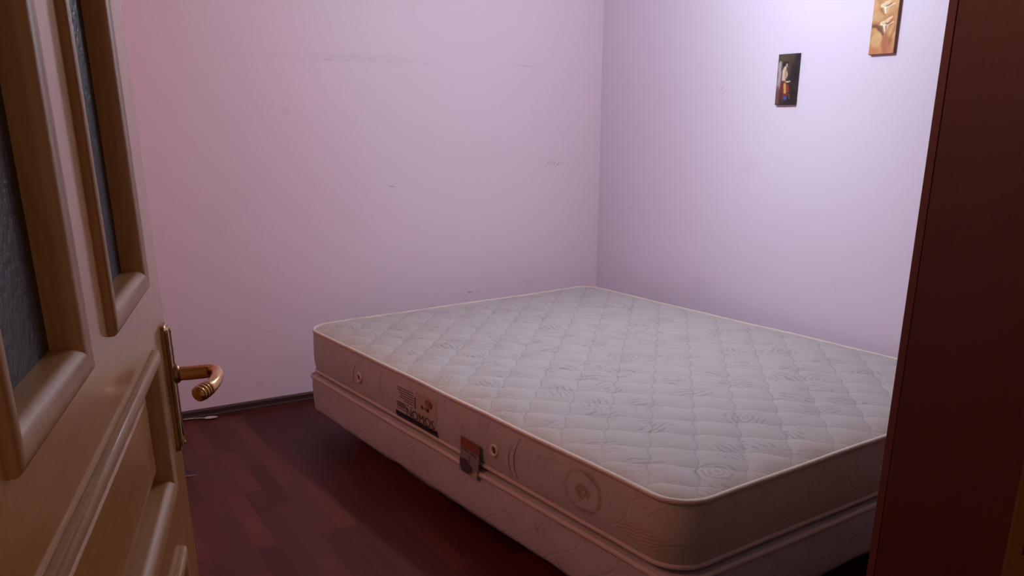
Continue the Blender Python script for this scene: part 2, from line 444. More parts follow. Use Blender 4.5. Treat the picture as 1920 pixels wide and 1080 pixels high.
for (x0, x1), (z0, z1), kind in ((W1, WZ, 'g'), (W2, WZ, 'g'), (PX, P1, 'p'), (PX, P2, 'p')):
    nm = 'glazing_bead' if kind == 'g' else 'panel_moulding'
    o = obj(nm, bead_frame(x0, x1, z0, z1, 1), M['pine_bead'], door, True)
    o.data.polygons.foreach_set('use_smooth', [abs(p.normal.y) < .999 or True for p in o.data.polygons])
    try: o.data.set_sharp_from_angle(angle=R_(38))
    except Exception: pass
    if kind == 'g':
        obj(nm, bead_frame(x0, x1, z0, z1, -1), M['pine_bead'], door)
        obj('glass_pane', bbox((x0+.004, .0186, z0+.004), (x1-.004, .0220, z1-.004)), M['glass'], door)
    else:
        obj('panel', raised_panel(x0, x1, z0, z1), M['pine_h'], door)
# brass plate and lever, local coordinates of the door
hd = obj('back_plate', nbm(), M['brass_dull'], door)
def plate_bm(side):
    bm = nbm(); y0 = 0 if side == 1 else TH; sg = -1 if side == 1 else 1
    xc, w, z0, z1 = .826, .019, .901, 1.081
    def ring(d, y):
        r = .009; out = []
        for cx, cz, a0 in ((xc+w-d-r, z0+d+r, -90), (xc+w-d-r, z1-d-r, 0), (xc-w+d+r, z1-d-r, 90), (xc-w+d+r, z0+d+r, 180)):
            for k in range(4):
                a = R_(a0+30*k); out.append(bm.verts.new((cx+r*math.cos(a), y0+sg*y, cz+r*math.sin(a))))
        return out
    R = [ring(0, 0), ring(0, .0045), ring(.0015, .006), ring(.004, .006), ring(.0055, .0085), ring(.0085, .0095), ring(.0092, .0082)]
    n = len(R[0])
    for A, B in zip(R, R[1:]):
        for k in range(n): bm.faces.new((A[k], A[(k+1) % n], B[(k+1) % n], B[k]))
    bm.faces.new(R[-1]); bm.faces.new(R[0][::-1]); return bm
def fill(o, bm):
    bmesh.ops.recalc_face_normals(bm, faces=bm.faces); bm.to_mesh(o.data); bm.free()
fill(hd, plate_bm(1))
bm = nbm(); lathe(bm, [(0, .0080), (.0045, .0080), (.0045, .0100), (0, .0100)], (.826, 0, .935), (0, -1, 0), 14)
box(bm, (.8245, -.0100, .921), (.8275, -.0080, .935)); obj('keyhole', bm, M['black'], hd)
bm = nbm()
for z in (.910, 1.072): lathe(bm, [(0, .006), (.003, .006), (.0030, .0105), (.0018, .0115), (0, .0115)], (.826, 0, z), (0, -1, 0), 12)
obj('screw', bm, M['brass'], hd, True)
HZ = 1.0105
def bez(p, n=10):
    out = []
    for i in range(n+1):
        t = i/n; out.append(sum((Vector(q)*c for q, c in zip(p, ((1-t)**3, 3*t*(1-t)**2, 3*t*t*(1-t), t**3))), Vector()))
    return out
def lever_bm(side):
    sg = -1 if side == 1 else 1; y0 = 0 if side == 1 else TH
    xc = .826
    P = lambda x, y, z: (xc+x, y0+sg*y, HZ+z)
    path = [Vector(P(0, .0085, 0)), Vector(P(0, .016, 0)), Vector(P(0, .030, .000)), Vector(P(0, .042, .0005))]
    path += bez([P(0, .046, .0005), P(0, .060, .002), P(-.010, .066, .002), P(-.030, .0665, .002)], 8)
    path += bez([P(-.034, .0665, .002), P(-.056, .066, .002), P(-.074, .063, .001), P(-.088, .053, -.001)], 10)
    N = len(path); rad = []
    for i in range(N):
        t = i/(N-1)
        r = .0098 if t < .2 else (.0098-.0012*min(1, (t-.2)/.3))
        if t > .8: r = .0086+.0022*(t-.8)/.2
        rad.append(r)
    rad[-1] = .0095
    bm = nbm(); tube(bm, path, rad, 16)
    d = (path[-1]-path[-2]).normalized()
    return bm, path[-1], d
bm, tip, tdir = lever_bm(1)
lev = obj('lever_handle', bm, M['brass'], door, True)
bm = nbm(); lathe(bm, [(.0128, .008), (.0135, .0115), (.0122, .0145), (.0098, .016)], (.826, 0, HZ), (0, -1, 0), 24)
obj('collar', bm, M['brass_dull'], lev, True)
bm = nbm(); lathe(bm, [(.0090, -.004), (.0108, -.002), (.0108, .0005), (.0094, .0015), (.0094, .0025), (.0110, .0035), (.0110, .0065), (.0096, .0075), (.0096, .0085), (.0106, .0095), (.0100, .013), (.0062, .0165), (0, .0175)], tip, tdir, 20)
obj('ribbed_tip', bm, M['brass'], lev, True)
hb = obj('back_plate', plate_bm(-1), M['brass_dull'], door)
bm, tip, tdir = lever_bm(-1); obj('lever_handle', bm, M['brass'], door, True)
bm = nbm(); box(bm, (DW, .009, .87), (DW+.0015, .031, 1.09), .0005); box(bm, (DW+.0015, .013, .985), (DW+.009, .027, 1.01), .001)
obj('latch', bm, M['brass_dull'], door)
for z in (.25, 1.05, 1.80):
    bm = nbm(); tube(bm, [(-.004, .030, z-.045), (-.004, .030, z+.045)], .006, 12); obj('hinge', bm, M['brass_dull'], door, True)
bm = nbm()
for (x, z, y) in ((.800, .978, -.0004), (.757, 1.21, .010), (.742, .889, .010)):
    lathe(bm, [(0, 0), (.0016, 0), (.0016, .0006), (0, .0006)], (x, y, z), (0, -1, 0), 10)
obj('nail_head', bm, M['stitch'], door)

# ---------------------------------------------------------------- wardrobe beside the doorway
WX0, WX1, WY0, WY1, WH = 1.500, 2.680, .442, 1.078, 2.10
wd = thing('wardrobe', 'tall mahogany-brown wardrobe standing just inside the doorway, seen from its side', 'wardrobe', (WX0, WY0, 0))
w, dp = WX1-WX0, WY1-WY0
dt = .018; cf = dp-dt-.0022
bm = nbm()
box(bm, (0, 0, 0), (.018, cf, WH), .0006)
obj('side_panel', bm, M['mahogany'], wd)
obj('side_panel', bbox((w-.018, 0, 0), (w, cf, WH), .0006), M['mahogany'], wd)
obj('top_panel', bbox((.018, 0, WH-.018), (w-.018, cf, WH), .0006), M['mahogany'], wd)
obj('bottom_panel', bbox((.018, .006, .08), (w-.018, cf, .098), .0006), M['mahogany'], wd)
obj('back_panel', bbox((.018, 0, .098), (w-.018, .006, WH-.018)), M['mahogany'], wd)
obj('plinth', bbox((.018, cf-.03, 0), (w-.018, cf-.012, .08), .0006), M['mahogany'], wd)
for k in range(3):
    a = k*w/3+(.0005 if k == 0 else .0015); b = (k+1)*w/3-.0015
    dr = obj('door', bbox((a, dp-dt, .02), (b, dp, WH-.003), .0012), M['mahogany_edge'], wd)
    hx = b-.04 if k != 2 else a+.04
    bm = nbm(); tube(bm, [(hx, dp, 1.0), (hx, dp+.025, 1.0), (hx, dp+.028, 1.01), (hx, dp+.028, 1.13), (hx, dp+.025, 1.14), (hx, dp, 1.14)], .005, 10)
    obj('handle', bm, M['brass_dull'], dr, True)

# ---------------------------------------------------------------- bed: box base and mattress (bed frame of reference)
random.seed(3)
def rr_path(x0, x1, y0, y1, r, step=.02):
    """rounded rectangle, counter-clockwise, list of (x, y, nx, ny)"""
    rs = r if isinstance(r, (list, tuple)) else [r]*4   # corners: (x0,y0),(x1,y0),(x1,y1),(x0,y1)
    cs = [(x0+rs[0], y0+rs[0], 180, rs[0]), (x1-rs[1], y0+rs[1], 270, rs[1]), (x1-rs[2], y1-rs[2], 0, rs[2]), (x0+rs[3], y1-rs[3], 90, rs[3])]
    out = []
    for i, (cx, cy, a0, rr) in enumerate(cs):
        n = 10
        for k in range(n+1):
            a = R_(a0+90*k/n); out.append((cx+rr*math.cos(a), cy+rr*math.sin(a), math.cos(a), math.sin(a)))
        nx = cs[(i+1) % 4]; a = R_(a0+90)
        p = out[-1]; a2 = R_(nx[2]); q = (nx[0]+nx[3]*math.cos(a2), nx[1]+nx[3]*math.sin(a2))
        L = math.hypot(q[0]-p[0], q[1]-p[1]); m_ = max(1, int(L/step))
        for k in range(1, m_): out.append((p[0]+(q[0]-p[0])*k/m_, p[1]+(q[1]-p[1])*k/m_, math.cos(a), math.sin(a)))
    return out
def nz(x, y, z=0, s=1.0): return noise.noise(Vector((x*s, y*s, z)))
def skin(path, levels, top=False, bottom=False):
    """levels: function list (x,y,nx,ny)->(offset outwards, z)"""
    bm = nbm(); R = []
    for lv in levels:
        ring = []
        for (x, y, nx, ny) in path:
            o_, z = lv(x, y); ring.append(bm.verts.new((x+nx*o_, y+ny*o_, z)))
        R.append(ring)
    n = len(path)
    for A, B in zip(R, R[1:]):
        for k in range(n): bm.faces.new((A[k], A[(k+1) % n], B[(k+1) % n], B[k]))
    if top: bm.faces.new(R[-1])
    if bottom: bm.faces.new(R[0][::-1])
    return bm
def edge_off(x, y): return .004*nz(x, y, 1.7, 3.1)
def edge_z(x, y): return .0045*nz(x, y, 5.2, 2.6)
# -- base
base = thing('bed_base', 'low cream fabric-covered box bed base under the mattress, raised on short dark legs', 'bed base', (0, 0, 0), BED)
BX0, BX1, BY0, BY1 = 1.388, 3.000, 1.288, 3.548
bp = rr_path(BX0, BX1, BY0, BY1, .055)
def lv(o_, z, a=.0, zj=0.0): return lambda x, y: (o_+a*nz(x, y, z*9, 4.0), z+zj*nz(x, y, 2.2, 9))
obj('body', skin(bp, [lv(-.012, .101, 0, .006), lv(-.003, .098, .003, .010), lv(0, .115, .004), lv(.002, .15, .005), lv(.003, .19, .005), lv(.002, .225, .004), lv(0, .25, .002), lv(-.004, .262, .001), lv(-.02, .266, 0)], True, True), M['base_side'], base, True)
bm = nbm(); tube(bm, [(x+nx*(.001+.003*nz(x, y, 8, 3)), y+ny*(.001+.003*nz(x, y, 8, 3)), .2585+.003*nz(x, y, 3, 2.5)) for x, y, nx, ny in bp], .0088, 10, closed=True)
obj('piping', bm, M['cord_pale'], base, True)
for lx in (BX0+.16, (BX0+BX1)/2, BX1-.16):
    for ly in (BY0+.2, BY1-.2):
        bm = nbm(); lathe(bm, [(0, 0), (.020, 0), (.021, .004), (.026, .094), (.026, .1), (0, .1)], (lx, ly, 0), (0, 0, 1), 20); obj('leg', bm, M['black'], base, True)
# -- mattress
mt = thing('mattress', 'white quilted damask mattress with yellowed edges lying on the box bed base', 'mattress', (0, 0, 0), BED)
RC = [.098, .10, .10, .115]
mp = rr_path(MX0, MX1, MY0, MY1, RC)
def ml(o_, z, a=.0): return lambda x, y: (o_+edge_off(x, y)+a*nz(x, y, z*14, 5.0), z+edge_z(x, y)*((z-ZB)/(ZT-ZB)))
obj('side_border', skin(mp, [ml(-.012, ZB-.006), ml(-.002, ZB+.004, .001), ml(.003, ZB+.02, .003), ml(.0065, ZB+.05, .005), ml(.008, ZB+.09, .006), ml(.0065, ZB+.13, .005), ml(.002, ZT-.022, .003), ml(-.003, ZT-.008, .001), ml(-.010, ZT-.002)], False, True), M['matt_side'], mt, True)
def rim(dz, o_): return [(x+nx*(o_+edge_off(x, y)), y+ny*(o_+edge_off(x, y)), dz+edge_z(x, y)*((dz-ZB)/(ZT-ZB))) for x, y, nx, ny in mp]
bm = nbm(); tube(bm, rim(ZT-.004, -.001), .0076, 12, closed=True); obj('piping', bm, M['cord'], mt, True)
bm = nbm(); tube(bm, rim(ZB+.002, .000), .0070, 10, closed=True); obj('piping', bm, M['cord_pale'], mt, True)
def clamp_rr(x, y, ins):
    """push a point inside the rounded rectangle; returns point and distance to the rim"""
    x0, x1, y0, y1 = MX0+ins, MX1-ins, MY0+ins, MY1-ins
    x = min(max(x, x0), x1); y = min(max(y, y0), y1)
    d = min(x-x0, x1-x, y-y0, y1-y)
    for cx, cy, sx, sy, r in ((x0+RC[0], y0+RC[0], -1, -1, RC[0]), (x1-RC[1], y0+RC[1], 1, -1, RC[1]), (x1-RC[2], y1-RC[2], 1, 1, RC[2]), (x0+RC[3], y1-RC[3], -1, 1, RC[3])):
        if (x-cx)*sx > 0 and (y-cy)*sy > 0:
            L = math.hypot(x-cx, y-cy); d = r-L
            if L > r: x, y, d = cx+(x-cx)*r/L, cy+(y-cy)*r/L, 0
    return x, y, d
def quilt(x, y):
    u = (x+y)*.70711; v = (y-x)*.70711
    uu = (u-U0+.0055*math.sin((v-V0)*2*math.pi/SV))/SU
    vv = (v-V0+.0045*math.sin((u-U0)*2*math.pi/SU))/SV
    a = abs(math.sin(math.pi*uu)); b = abs(math.sin(math.pi*vv))
    return (a**.45)*(b**.45)
bm = nbm(); stp = .0078; nx_ = int((MX1-MX0)/stp); ny_ = int((MY1-MY0)/stp); G = []
for i in range(nx_+1):
    row = []
    for j in range(ny_+1):
        x, y, d = clamp_rr(MX0+(MX1-MX0)*i/nx_, MY0+(MY1-MY0)*j/ny_, .006)
        f = 1-math.exp(-d/.030)
        z = ZT-.005+edge_z(x, y)*math.exp(-d/.15)+f*(.011+.0105*quilt(x, y)+.004*nz(x, y, 0, 1.6)+.0022*nz(x, y, 4, 13))
        row.append(bm.verts.new((x, y, z)))
    G.append(row)
for i in range(nx_):
    for j in range(ny_): bm.faces.new((G[i][j], G[i+1][j], G[i+1][j+1], G[i][j+1]))
bmesh.ops.remove_doubles(bm, verts=bm.verts, dist=.0004)
obj('quilted_top', bm, M['quilt'], mt, True)
XS = MX0-.0115       # just outside the bulging long side, local x
_SL = [(ZB-.006, -.012, 0), (ZB+.004, -.002, .001), (ZB+.02, .003, .003), (ZB+.05, .0065, .005), (ZB+.09, .008, .006), (ZB+.13, .0065, .005), (ZT-.022, .002, .003), (ZT-.008, -.003, .001), (ZT-.002, -.010, 0)]
def on_side(y, z):   # x of the cloth on the long side at y, z
    z = min(max(z, _SL[0][0]), _SL[-1][0]-1e-5); v = []
    for (za, oa, na), (zb, ob, nb) in zip(_SL, _SL[1:]):
        if za <= z <= zb:
            t = (z-za)/(zb-za)
            fa = oa+na*nz(MX0, y, za*14, 5.0); fb = ob+nb*nz(MX0, y, zb*14, 5.0)
            return MX0-(fa+(fb-fa)*t+edge_off(MX0, y))-.0006
# air vents
for (vy, vz) in ((3.030, .368), (2.085, .361)):
    bm = nbm(); x0 = on_side(vy, vz)
    lathe(bm, [(.0210, -.003), (.0210, .0026), (.0190, .0046), (.0155, .0052), (.0120, .0034), (.0116, -.001)], (x0, vy, vz), (-1, 0, .05), 28)
    v = obj('air_vent', bm, M['white_plastic'], mt, True)
    bm = nbm(); lathe(bm, [(.0122, .0004), (.006, .0010), (0, .0012)], (x0, vy, vz), (-1, 0, .05), 20); obj('mesh_insert', bm, M['vent_hole'], v, True)
# seams where the carrying straps are sewn in, and dark lines for the shade in pulled creases
def seam(y0, z0, y1, z1, bow, r=.0013):
    pts = []
    for k in range(13):
        t = k/12; y = y0+(y1-y0)*t+bow*math.sin(math.pi*t); z = z0+(z1-z0)*t
        pts.append((on_side(y, z)+.0002, y, z))
    bm = nbm(); tube(bm, pts, [r*(.35+.65*math.sin(math.pi*min(1, max(.03, k/12)))) for k in range(13)], 6)
    return obj('seam_and_crease', bm, M['stitch'], mt, True)
seam(3.052, .430, 3.082, .325, .012, .0013); seam(1.950, .440, 1.958, .300, .022, .0013)
for q_ in (.020,): seam(1.962+q_, .425, 1.970+q_, .305, .020, .0005)
seam(2.852, .435, 2.858, .330, -.004, .0006); seam(1.985, .405, 1.985, .310, .02, .0006)
# sewn product label
lb = obj('label', nbm(), M['label'], mt)
def strip(y0, y1, z0, z1, off, n=6):
    """thin patch following the side cloth"""
    bm = nbm(); m_ = max(1, int(abs(y1-y0)/.03)); A = []
    for k in range(n+1):
        z = z0+(z1-z0)*k/n; row = []
        for q in range(m_+1):
            y = y0+(y1-y0)*q/m_; x = on_side(y, z)-off
            row.append((bm.verts.new((x+.0012, y, z)), bm.verts.new((x, y, z))))
        A.append(row)
    for k in range(n):
        for q in range(m_):
            for w_ in (0, 1): bm.faces.new((A[k][q][w_], A[k][q+1][w_], A[k+1][q+1][w_], A[k+1][q][w_]))
        for q in (0, m_): bm.faces.new((A[k][q][0], A[k][q][1], A[k+1][q][1], A[k+1][q][0]))
    for q in range(m_):
        for k in (0, n): bm.faces.new((A[k][q][0], A[k][q][1], A[k][q+1][1], A[k][q+1][0]))
    return bm
def merge(list_):
    bm = nbm()
    for b in list_:
        me = bpy.data.meshes.new('tmp'); b.to_mesh(me); b.free(); bm.from_mesh(me); bpy.data.meshes.remove(me)
    return bm
LY0, LY1 = 2.722, 2.436
fill(lb, strip(2.585, LY1, .312, .424, .0006))
obj('label', strip(LY0, 2.585, .312, .432, .0003), M['matt_side'], mt)
obj('printed_band', strip(2.735, LY1-.002, .290, .317, .0014), M['label_band'], lb)
rows = []
for k, (a, b) in enumerate([(2.712, 2.594), (2.712, 2.592), (2.700, 2.592), (2.692, 2.594), (2.698, 2.592), (2.665, 2.594)]):
    rows.append(strip(a, b, .4110-k*.0088, .4135-k*.0088, .0012, 1))
for a, b, z in ((2.722, 2.655, .352), (2.722, 2.655, .345), (2.720, 2.660, .3375), (2.640, 2.633, .357)): rows.append(strip(a, b, z, z+.004, .0012, 1))
rows.append(strip(2.722, 2.655, .3285, .3305, .0012, 1)); rows.append(strip(2.62, 2.60, .355, .358, .0012, 1))
rows.append(strip(2.586, 2.580, .360, .402, .0014, 3))
rows.append(strip(2.541, 2.527, .3725, .384, .0014, 1)); rows.append(strip(2.519, 2.515, .3745, .382, .0014, 1)); rows.append(strip(2.507, 2.487, .3715, .3825, .0014, 1))
obj('printed_lines', merge(rows), M['ink'], lb)
def text_part(s, y, z, size, mat, name, parent, off=.0016, offset=0.0, sx=1.0, extr=.0002, shear=0, space=1.0, font_bold=False):
    cu = bpy.data.curves.new('t', 'FONT'); cu.body = s; cu.size = size; cu.align_x = 'CENTER'; cu.align_y = 'CENTER'
    cu.offset = offset; cu.extrude = extr; cu.shear = shear; cu.space_character = space
    to = bpy.data.objects.new('t', cu); C.objects.link(to)
    bpy.context.view_layer.update()
    me = bpy.data.meshes.new_from_object(to.evaluated_get(bpy.context.evaluated_depsgraph_get()))
    bpy.data.objects.remove(to)
    for v in me.vertices:
        tx, ty, tz = v.co; zz = z+ty
        yy = y-tx*sx; v.co = (on_side(yy, zz)-off-tz, yy, zz)
    me.materials.append(mat); me.name = name
    o = bpy.data.objects.new(name, me); C.objects.link(o); o.parent = parent; return o
text_part('NOMOS', 2.548, .3315, .046, M['ink_light'], 'brand_outline', lb, .0017, .0010, 1.22)
text_part('NOMOS', 2.550, .3325, .046, M['ink'], 'brand_lettering', lb, .0024, .0, 1.22)
bm = nbm(); lathe(bm, [(0, 0), (.0155, 0), (.0155, .0006), (0, .0006)], (on_side(2.488, .401)-.0014, 2.488, .4005), (-1, 0, 0), 28)
for v in bm.verts: v.co.y = 2.488+(v.co.y-2.488)*1.55
bd = obj('badge', bm, M['badge_red'], lb)
bm = nbm(); lathe(bm, [(0, 0), (.0118, 0), (.0118, .0006), (0, .0006)], (on_side(2.488, .401)-.0020, 2.488, .4005), (-1, 0, 0), 28)
for v in bm.verts: v.co.y = 2.488+(v.co.y-2.488)*1.55
obj('badge_field', bm, M['badge_pink'], lb)
text_part('730', 2.488, .4005, .020, M['badge_red'], 'badge_lettering', lb, .0029, .0004, 1.1)

# -- printed card hanging in front of the seam between mattress and base
cd = thing('hanging_card', 'small printed card with orange top hanging on the mattress side next to an air vent', 'card', (0, 0, 0), BED)
def card_x(t): return MX0-.0150-.012*t**1.3          # t 0 top .. 1 bottom
def card_bm(y0, y1, t0, t1, off=0.0, n=8, shape=None):
    bm = nbm(); zt, zb = .360, .246; A = []
    for k in range(n+1):
        t = t0+(t1-t0)*k/n; a, b = (y0, y1) if shape is None else shape(k/n)
        z = zt+(zb-zt)*t; x = card_x(t)-off
        A.append([bm.verts.new((x, a, z)), bm.verts.new((x, b, z-.004)), bm.verts.new((x-.0012, a, z)), bm.verts.new((x-.0012, b, z-.004))])
    for P_, Q in zip(A, A[1:]):
        for i, j in ((0, 1), (1, 3), (3, 2), (2, 0)): bm.faces.new((P_[i], P_[j], Q[j], Q[i]))
    for P_ in (A[0], A[-1]): bm.faces.new((P_[0], P_[1], P_[3], P_[2]))
    return bm
CY0, CY1 = 2.262, 2.152
obj('card_sheet', card_bm(CY0, CY1, 0, 1), M['card_grey'], cd)
obj('printed_header', card_bm(CY0, CY1, 0, .30, .0013), M['card_orange'], cd)
obj('printed_rule', merge([card_bm(CY0-.008, CY0-.045, .335, .350, .0013, 1), card_bm(CY0-.055, CY1+.012, .365, .385, .0013, 1), card_bm(CY0-.055, CY0-.057, .48, .64, .0013, 1)]), M['ink'], cd)
obj('printed_picture', merge([card_bm(0, 0, .62, .97, .0014, 10, lambda t: (CY0-.003-.014*t*t, CY0-.030-.050*math.sin(math.pi*min(1, t*.75+.1)))), card_bm(CY0-.028, CY0-.046, .60, .68, .0014, 2)]), M['card_dark'], cd)
obj('printed_corner', card_bm(0, 0, .80, .99, .0014, 4, lambda t: (CY1+.006+.030*t, CY1+.001)), M['card_pale'], cd)

# ---------------------------------------------------------------- pictures on the right-hand wall
def smooth(a, b, t):
    t = max(0, min(1, (t-a)/(b-a))) if a != b else float(t > a); return t*t*(3-2*t)
def mixc(a, b, t): return tuple(a[i]+(b[i]-a[i])*t for i in range(3))
def blob(u, v, cu, cv, ru, rv, ang=0, soft=.35):
    du, dv = (u-cu)*.56, v-cv; c, s = math.cos(ang), math.sin(ang)
    p, q = (du*c+dv*s)/(ru*.56), (dv*c-du*s)/rv
    return 1-smooth(1-soft, 1+soft, math.hypot(p, q))
def lin(c): return tuple(((q/255)/12.92 if q/255 <= .04045 else ((q/255+.055)/1.055)**2.4) for q in c)
def seg(u, v, pts, w0, w1, soft=.5):
    """soft brush stroke along a polyline, width w0 -> w1 (in picture heights)"""
    best = 0; n = len(pts)-1
    for k in range(n):
        (ax, ay), (bx, by) = pts[k], pts[k+1]
        px, py, qx, qy = (u-ax)*.56, v-ay, (bx-ax)*.56, by-ay
        t = max(0, min(1, (px*qx+py*qy)/(qx*qx+qy*qy))); w_ = w0+(w1-w0)*(k+t)/n
        best = max(best, 1-smooth(1-soft, 1+soft, math.hypot(px-qx*t, py-qy*t)/w_))
    return best
def paint_lilies(u, v):
    n = nz(u*3, v*5, .3, 1.0); n2 = nz(u*8, v*9, 2.3, 1.0)
    u += .03*nz(u*6, v*9, 7.7, 1.0); v += .012*nz(u*7, v*10, 3.1, 1.0)
    c = mixc(lin((212, 160, 100)), lin((178, 112, 62)), smooth(-.4, .5, n))
    c = mixc(c, lin((198, 122, 84)), smooth(.22, .0, v)*.8)
    c = mixc(c, lin((222, 178, 118)), blob(u, v, .25, .24, .26, .12)*.8)
    c = mixc(c, lin((214, 172, 112)), blob(u, v, .22, .66, .24, .10)*.7)
    c = mixc(c, lin((176, 98, 66)), seg(u, v, [(.58, .30), (.56, .18), (.64, .05)], .06, .05)*.75)
    c = mixc(c, lin((160, 92, 50)), seg(u, v, [(.98, .46), (.84, .30), (.80, .16)], .04, .02)*.6)
    c = mixc(c, lin((88, 52, 32)), seg(u, v, [(.0, .50), (.22, .49), (.40, .40), (.50, .33)], .030, .018)*.85)
    c = mixc(c, lin((110, 68, 40)), blob(u, v, .34, .45, .13, .045, -.3)*.8)
    c = mixc(c, lin((120, 74, 44)), seg(u, v, [(.30, .80), (.42, .70), (.52, .68)], .018, .012)*.5)
    for (cu, cv, k) in ((.55, .50, 1.0), (.50, .815, 1.0)):
        c = mixc(c, lin((228, 198, 148)), seg(u, v, [(cu-.17, cv+.030), (cu+.05, cv+.065), (cu+.24, cv+.125)], .036, .020, .3))
        c = mixc(c, lin((238, 214, 172)), seg(u, v, [(cu-.15, cv+.045), (cu+.02, cv+.085), (cu+.16, cv+.125)], .014, .010)*.7)
        c = mixc(c, lin((92, 52, 34)), seg(u, v, [(cu-.06, cv+.012), (cu+.10, cv+.022), (cu+.22, cv+.040)], .012, .007)*.9)
        c = mixc(c, lin((250, 238, 220)), seg(u, v, [(cu-.20, cv+.028), (cu-.08, cv-.004), (cu+.12, cv+.006), (cu+.34, cv+.050)], .009, .005, .4))
        c = mixc(c, lin((246, 232, 212)), seg(u, v, [(cu-.03, cv-.008), (cu-.02, cv-.060), (cu+.00, cv-.115)], .030, .010, .35))
        c = mixc(c, lin((222, 186, 150)), seg(u, v, [(cu+.10, cv-.010), (cu+.10, cv-.050), (cu+.05, cv-.105)], .022, .012)*.8)
    return mixc(c, lin((140, 88, 48)), smooth(.25, .6, n2)*.2)
def paint_figure(u, v):
    n = nz(u*4, v*6, 5.3, 1.0); n2 = nz(u*9, v*12, 1.3, 1.0)
    u += .03*nz(u*8, v*12, 7.7, 1.0); v += .010*nz(u*8, v*12, 3.1, 1.0)
    c = mixc(lin((82, 66, 52)), lin((34, 22, 24)), smooth(.2, .95, u+(.55-v)*.5+n*.2))
    c = mixc(c, lin((184, 168, 176)), seg(u, v, [(.10, .84), (.12, .60), (.10, .36)], .035, .050)*.9)
    c = mixc(c, lin((120, 74, 78)), seg(u, v, [(.06, .34), (.12, .18), (.10, .05)], .05, .05)*.8)
    c = mixc(c, lin((212, 186, 158)), seg(u, v, [(.37, .73), (.33, .66), (.34, .56), (.38, .47)], .038, .044, .3))
    c = mixc(c, lin((196, 162, 130)), seg(u, v, [(.45, .66), (.49, .60), (.47, .55)], .024, .030, .4))
    c = mixc(c, lin((150, 118, 90)), seg(u, v, [(.43, .69), (.41, .60), (.45, .50)], .008, .010)*.6)
    c = mixc(c, lin((200, 170, 146)), seg(u, v, [(.45, .80), (.47, .765)], .024, .018, .3))
    c = mixc(c, lin((26, 18, 20)), seg(u, v, [(.28, .79), (.34, .84), (.46, .845), (.52, .83)], .030, .016, .35))
    c = mixc(c, lin((222, 198, 172)), seg(u, v, [(.28, .50), (.34, .462), (.50, .452), (.68, .462)], .020, .010, .35))
    c = mixc(c, lin((112, 36, 28)), seg(u, v, [(.36, .40), (.40, .30), (.44, .22)], .085, .115, .25)*.95)
    c = mixc(c, lin((160, 58, 38)), seg(u, v, [(.58, .38), (.62, .28)], .03, .04)*.7)
    c = mixc(c, lin((214, 164, 92)), seg(u, v, [(.43, .40), (.44, .32), (.46, .25)], .030, .036, .45)*.9)
    c = mixc(c, lin((50, 86, 156)), seg(u, v, [(.44, .14), (.50, .11), (.56, .13)], .026, .022, .35))
    c = mixc(c, lin((120, 96, 68)), seg(u, v, [(.68, .20), (.72, .13)], .018, .016)*.6)
    c = mixc(c, lin((46, 20, 22)), seg(u, v, [(.22, .20), (.28, .06)], .04, .05)*.6)
    return mixc(c, lin((96, 66, 56)), smooth(.2, .6, n2)*.25)
def vcol_mat():
    a = Mat('painted_canvas'); n = a.nt.nodes.new('ShaderNodeVertexColor'); n.layer_name = 'paint'
    a.col(n.outputs[0]); a.set(Roughness=.5); return a.m
M['paint'] = vcol_mat()
def picture(name, label, yl, yr, z0, z1, fn, edge):
    """yl = left edge as seen (larger y), hung flat on the right-hand wall"""
    t = thing(name, label, 'picture', (XR, (yl+yr)/2, z0)); w_, h_ = yl-yr, z1-z0; th = .013
    obj('frame', bbox((-th, -w_/2, 0), (0, w_/2, h_), .0012), plain(name+'_board_edge', edge, .6), t)
    bm = nbm(); cl = bm.loops.layers.float_color.new('paint'); nu, nv = 60, 106; G_ = []
    for i in range(nu+1): G_.append([bm.verts.new((-th-.0006, w_/2*.97-w_*.97*i/nu, h_*.012+h_*.976*j/nv)) for j in range(nv+1)])
    for i in range(nu):
        for j in range(nv):
            f = bm.faces.new((G_[i][j], G_[i+1][j], G_[i+1][j+1], G_[i][j+1]))
            for lp, (a, b) in zip(f.loops, ((i, j), (i+1, j), (i+1, j+1), (i, j+1))): lp[cl] = (*[max(0, q) for q in fn(a/nu, b/nv)], 1)
    obj('painting', bm, M['paint'], t, True)
picture('wall_picture', 'narrow dark painting of a dark-haired figure in a red skirt hung on the lilac wall', 2.812, 2.703, 1.375, 1.571, paint_figure, (0.03, 0.02, 0.02))
picture('wall_picture', 'narrow golden-brown painting of pale lilies hung higher on the wall beside the wardrobe', 2.367, 2.258, 1.545, 1.741, paint_lilies, (0.20, 0.08, 0.05))

# ---------------------------------------------------------------- small things on the floor
sp = thing('plastic_spoon', 'milky plastic spoon lying on the floor against the back baseboard', 'spoon', (.675, 4.036, 0), R_(-12))
bm = nbm(); n1, n2 = 18, 8; G_ = []
for i in range(n2+1):
    r = i/n2
    G_.append([bm.verts.new((.030*r*math.cos(a), .0165*r*math.sin(a)*(1-.12*math.cos(a)), .0022+.0075*r*r+.0000)) for a in [2*math.pi*k/n1 for k in range(n1)]] if i else [bm.verts.new((0, 0, .0022))])
for A, B in zip(G_, G_[1:]):
    for k in range(n1):
        if len(A) == 1: bm.faces.new((A[0], B[k], B[(k+1) % n1]))
        else: bm.faces.new((A[k], B[k], B[(k+1) % n1], A[(k+1) % n1]))
o = obj('bowl', bm, M['clear_plastic'], sp, True)
sm = o.modifiers.new('thick', 'SOLIDIFY'); sm.thickness = .0014; sm.offset = 1
bm = nbm(); hp = [(-.026, 0, .0095), (-.034, 0, .0095), (-.05, 0, .0105), (-.075, 0, .012), (-.10, 0, .012), (-.118, 0, .011), (-.121, 0, .011)]
tube(bm, hp, [.0050, .0038, .0034, .0040, .0048, .0048, .0020], 10, flat=.35); obj('handle', bm, M['clear_plastic'], sp, True)
